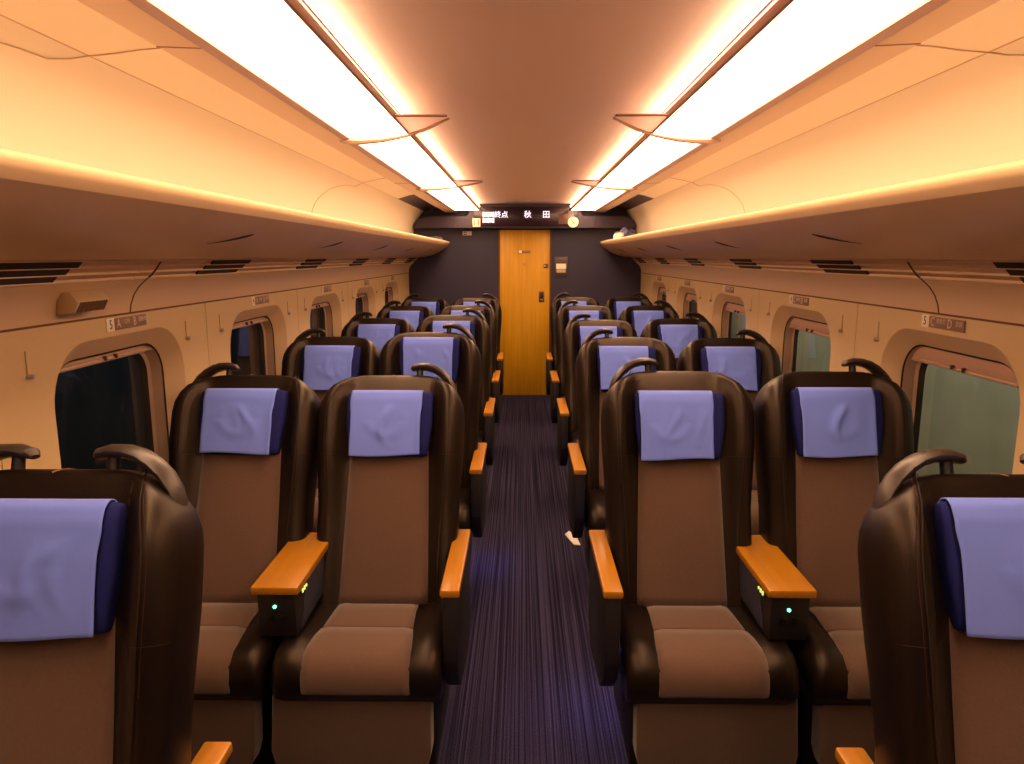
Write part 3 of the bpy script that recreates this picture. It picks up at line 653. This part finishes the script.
def seat(x, yrow, a, label, aisle_dir, handles, armrest, group, hz=0.0, foot=None):
    t = thing('train_seat', label, 'seat', (x, yrow, 0), 0, group)
    link('seat_base', MS['base'], t)
    cu = link('seat_cushion', MS['cushion'], t, (-aisle_dir * 0.014, 0, 0))
    link('seat_fabric', MS['sp0'], cu); link('seat_fabric', MS['sp1'], cu)
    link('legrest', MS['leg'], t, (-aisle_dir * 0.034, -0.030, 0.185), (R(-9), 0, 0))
    bk = link('backrest', MS['back'], t, (0, 0.285, 0.43), (R(-a), 0, 0))
    link('fabric_panel', MS['panel'], bk)
    for q in ('wing', 'wing2', 'vert', 'topseam'):
        for d_ in MS[q]: link('seam', d_, bk)
    def onback(name, data, off=(0, 0, 0)):
        o = link(name, data, t, rot=(R(-a), 0, 0)); p = Matrix.Rotation(R(-a), 3, 'X') @ Vector(off); o.location = (p.x, p.y + 0.285, p.z + 0.43); return o
    hr = onback('headrest', MS['head'], (0, -0.018, 0.597 + hz))
    cvo = link('headrest_cover', covers[ci[0] % 6], hr); cvo.location = ((0.008 if yrow < 1 else -0.006) if x < 0 else (-0.016 if x < 0.9 else -0.006), 0, 0.0); ci[0] += 1
    cvo['label'] = 'light lilac blue headrest cover'
    for h in handles:
        ho = onback('grab_handle', MS['hL' if h < 0 else 'hR']); link('handle_post', MS['pL' if h < 0 else 'pR'], ho)
    if armrest:
        ar = link('armrest', MS['arm'], t, (aisle_dir * armrest, 0.06 if yrow < 1 else 0, 0))
        link('armrest_top', MS['top'], ar)['label'] = 'glossy orange wood armrest top'
    if foot is not None:
        link('floor_light', box('floor_light', (aisle_dir * 0.212, foot, 0.235), (0.012, 0.05, 0.012), M['foot_led']), t)
    return t
def console(x, yrow, sside, label):
    t = thing('center_console', label, 'armrest', (x, yrow, 0), 0, 'armrest consoles between paired seats')
    o = sside
    pts = [(-0.068, 0.0), (0.068, 0.0), (0.068, 0.345 if o > 0 else 0.385), (0.045, 0.42), (-0.045, 0.42), (-0.068, 0.385 if o > 0 else 0.345)]
    link('armrest_top', prism('armrest_top', pts, 'Z', 0.600, 0.624, M['arm_wood'], 0.005), t)['label'] = 'glossy orange wood armrest top'
    link('console_body', prism('console_body', [(0.010, 0.60), (0.018, 0.462), (0.31, 0.462), (0.31, 0.60)], 'X', -0.055, 0.055, M['arm_dark'], 0.006), t)
    for q in (-1, 1):
        link('side_panel', prism('side_panel', [(0.14, 0.596), (0.085, 0.53), (0.06, 0.475), (0.305, 0.475), (0.305, 0.596)], 'X', q * 0.0545, q * 0.060, M['arm_side'], 0.001), t)
    led = bmesh.new(); cyl(led, (o * -0.022 * 0 - 0.004, 0.011, 0.560), 0.0048, 0.006, 'Y', 12); link('status_light', bm_mesh('status_light', led, M['led_green']), t)
    for q in (-0.018, 0.018): link('socket', box('socket', (q, 0.014, 0.525), (0.024, 0.008, 0.020), M['socket'], 0.002), t)
    for q, (yy, hh, gg) in enumerate(((0.062, 0.008, 0), (0.078, 0.012, 1), (0.096, 0.012, 1), (0.114, 0.008, 1))):
        link('button', box('button', (-o * 0.0575, yy, 0.578), (0.004, 0.007, hh), M['btn_glow' if gg else 'socket'], 0.001), t)
rown = ['second', 'third', 'fourth', 'fifth', 'farthest']
for s, side in ((-1, 'left'), (1, 'right')):
    xa, xw, xc, arm = (-0.480, -0.985, -0.733, 0.2475) if s < 0 else (0.492, 1.012, 0.735, 0.262)
    ang = {(-1, 'a'): [22, 12, 15, 19, 20], (-1, 'w'): [22, 20, 21, 20, 20], (1, 'a'): [16, 20, 23, 19, 18], (1, 'w'): [16, 21, 21, 19, 18]}
    hzs = {(-1, 'a'): [-.005, .03, .01, 0, 0], (-1, 'w'): [0, 0, 0, 0, 0], (1, 'a'): [-.012, 0, -.005, 0, 0], (1, 'w'): [0, 0, 0, 0, 0]}
    for k in range(5):
        yr = 1.904 + PITCH * k
        foot = 0.38 if (s > 0 and k == 0) else (0.38 if (s < 0 and k == 1) else None)
        seat(xa, yr, ang[(s, 'a')][k], 'black leather and brown fabric aisle seat left of aisle, %s row from viewer'.replace('left', side) % rown[k], -s, [-s], arm, 'aisle seats %s of the carpet' % side, hzs[(s, 'a')][k], foot)
        seat(xw, yr, ang[(s, 'w')][k], 'black leather and brown fabric window seat by left wall, %s row from viewer'.replace('left', side) % rown[k], -s, [s], None, 'window seats along the %s wall' % side, hzs[(s, 'w')][k])
        console(xc, yr, s, 'wood-topped dark armrest console between the %s pair of seats, %s row from viewer' % (side, rown[k]))
    seat(-0.865 if s < 0 else 0.848, 1.904 - PITCH, 15 if s < 0 else 18, 'large single seat cut off at the bottom %s corner, nearest the viewer' % side, -s, [-1, 1], 0.2475, 'nearest single seats', 0.012 if s < 0 else 0.018)

# ---------------------------------------------------------------- loose things
pp = tag(link('paper_slip', prism('paper_slip', [(-0.012, -0.09), (0.022, -0.105), (0.030, 0.03), (0.006, 0.10), (-0.026, 0.06)], 'Z', 0.004, 0.010, M['paper'], 0.001), None, (0.252, 3.80, 0.0), (R(0), R(0), R(10))), 'small white slip on the carpet beside the third right-hand aisle seat', 'paper')
bm = bmesh.new(); bmesh.ops.create_icosphere(bm, subdivisions=4, radius=1.0)
from mathutils import noise as NZ
for v in bm.verts:
    n = NZ.noise(v.co * 2.2) * 0.35 + NZ.noise(v.co * 5.5) * 0.15; v.co *= 1 + n; v.co = Vector((v.co.x * 0.11, v.co.y * 0.20, max(-0.055, v.co.z * 0.085)))
bd = tag(link('cloth_bundle', bm_mesh('cloth_bundle', bm, M['bundle'], True, 80), None, (1.00, 7.30, 1.735)), 'crumpled blue and white cloth bundle on the right rack end', 'cloth')
bm = bmesh.new(); bmesh.ops.create_icosphere(bm, subdivisions=3, radius=1.0)
for v in bm.verts:
    n = NZ.noise(v.co * 3.1 + Vector((3, 1, 2))) * 0.4; v.co *= 1 + n; v.co = Vector((v.co.x * 0.06, v.co.y * 0.10, v.co.z * 0.05))
link('white_cloth', bm_mesh('white_cloth', bm, M['bundle_white'], True, 80), bd, (-0.075, -0.13, -0.005))
bm = bmesh.new(); bmesh.ops.create_icosphere(bm, subdivisions=3, radius=1.0)
for v in bm.verts:
    n = NZ.noise(v.co * 2.8 + Vector((7, 4, 2))) * 0.25; v.co *= 1 + n; v.co = Vector((v.co.x * 0.09, v.co.y * 0.13, max(-0.03, v.co.z * 0.045)))
tag(link('pouch', bm_mesh('pouch', bm, M['bag'], True, 80), None, (-0.945, 7.75, 1.715)), 'small crumpled grey-blue pouch on the left rack end', 'pouch')

# ---------------------------------------------------------------- outside
struct(link('wall_station', box('wall_station', (2.6, 4, 1.3), (0.1, 16, 5.0), M['outside'])))
struct(link('wall_tunnel', box('wall_tunnel', (-3.2, 4, 1.3), (0.1, 16, 5.0), M['outside_dark'])))
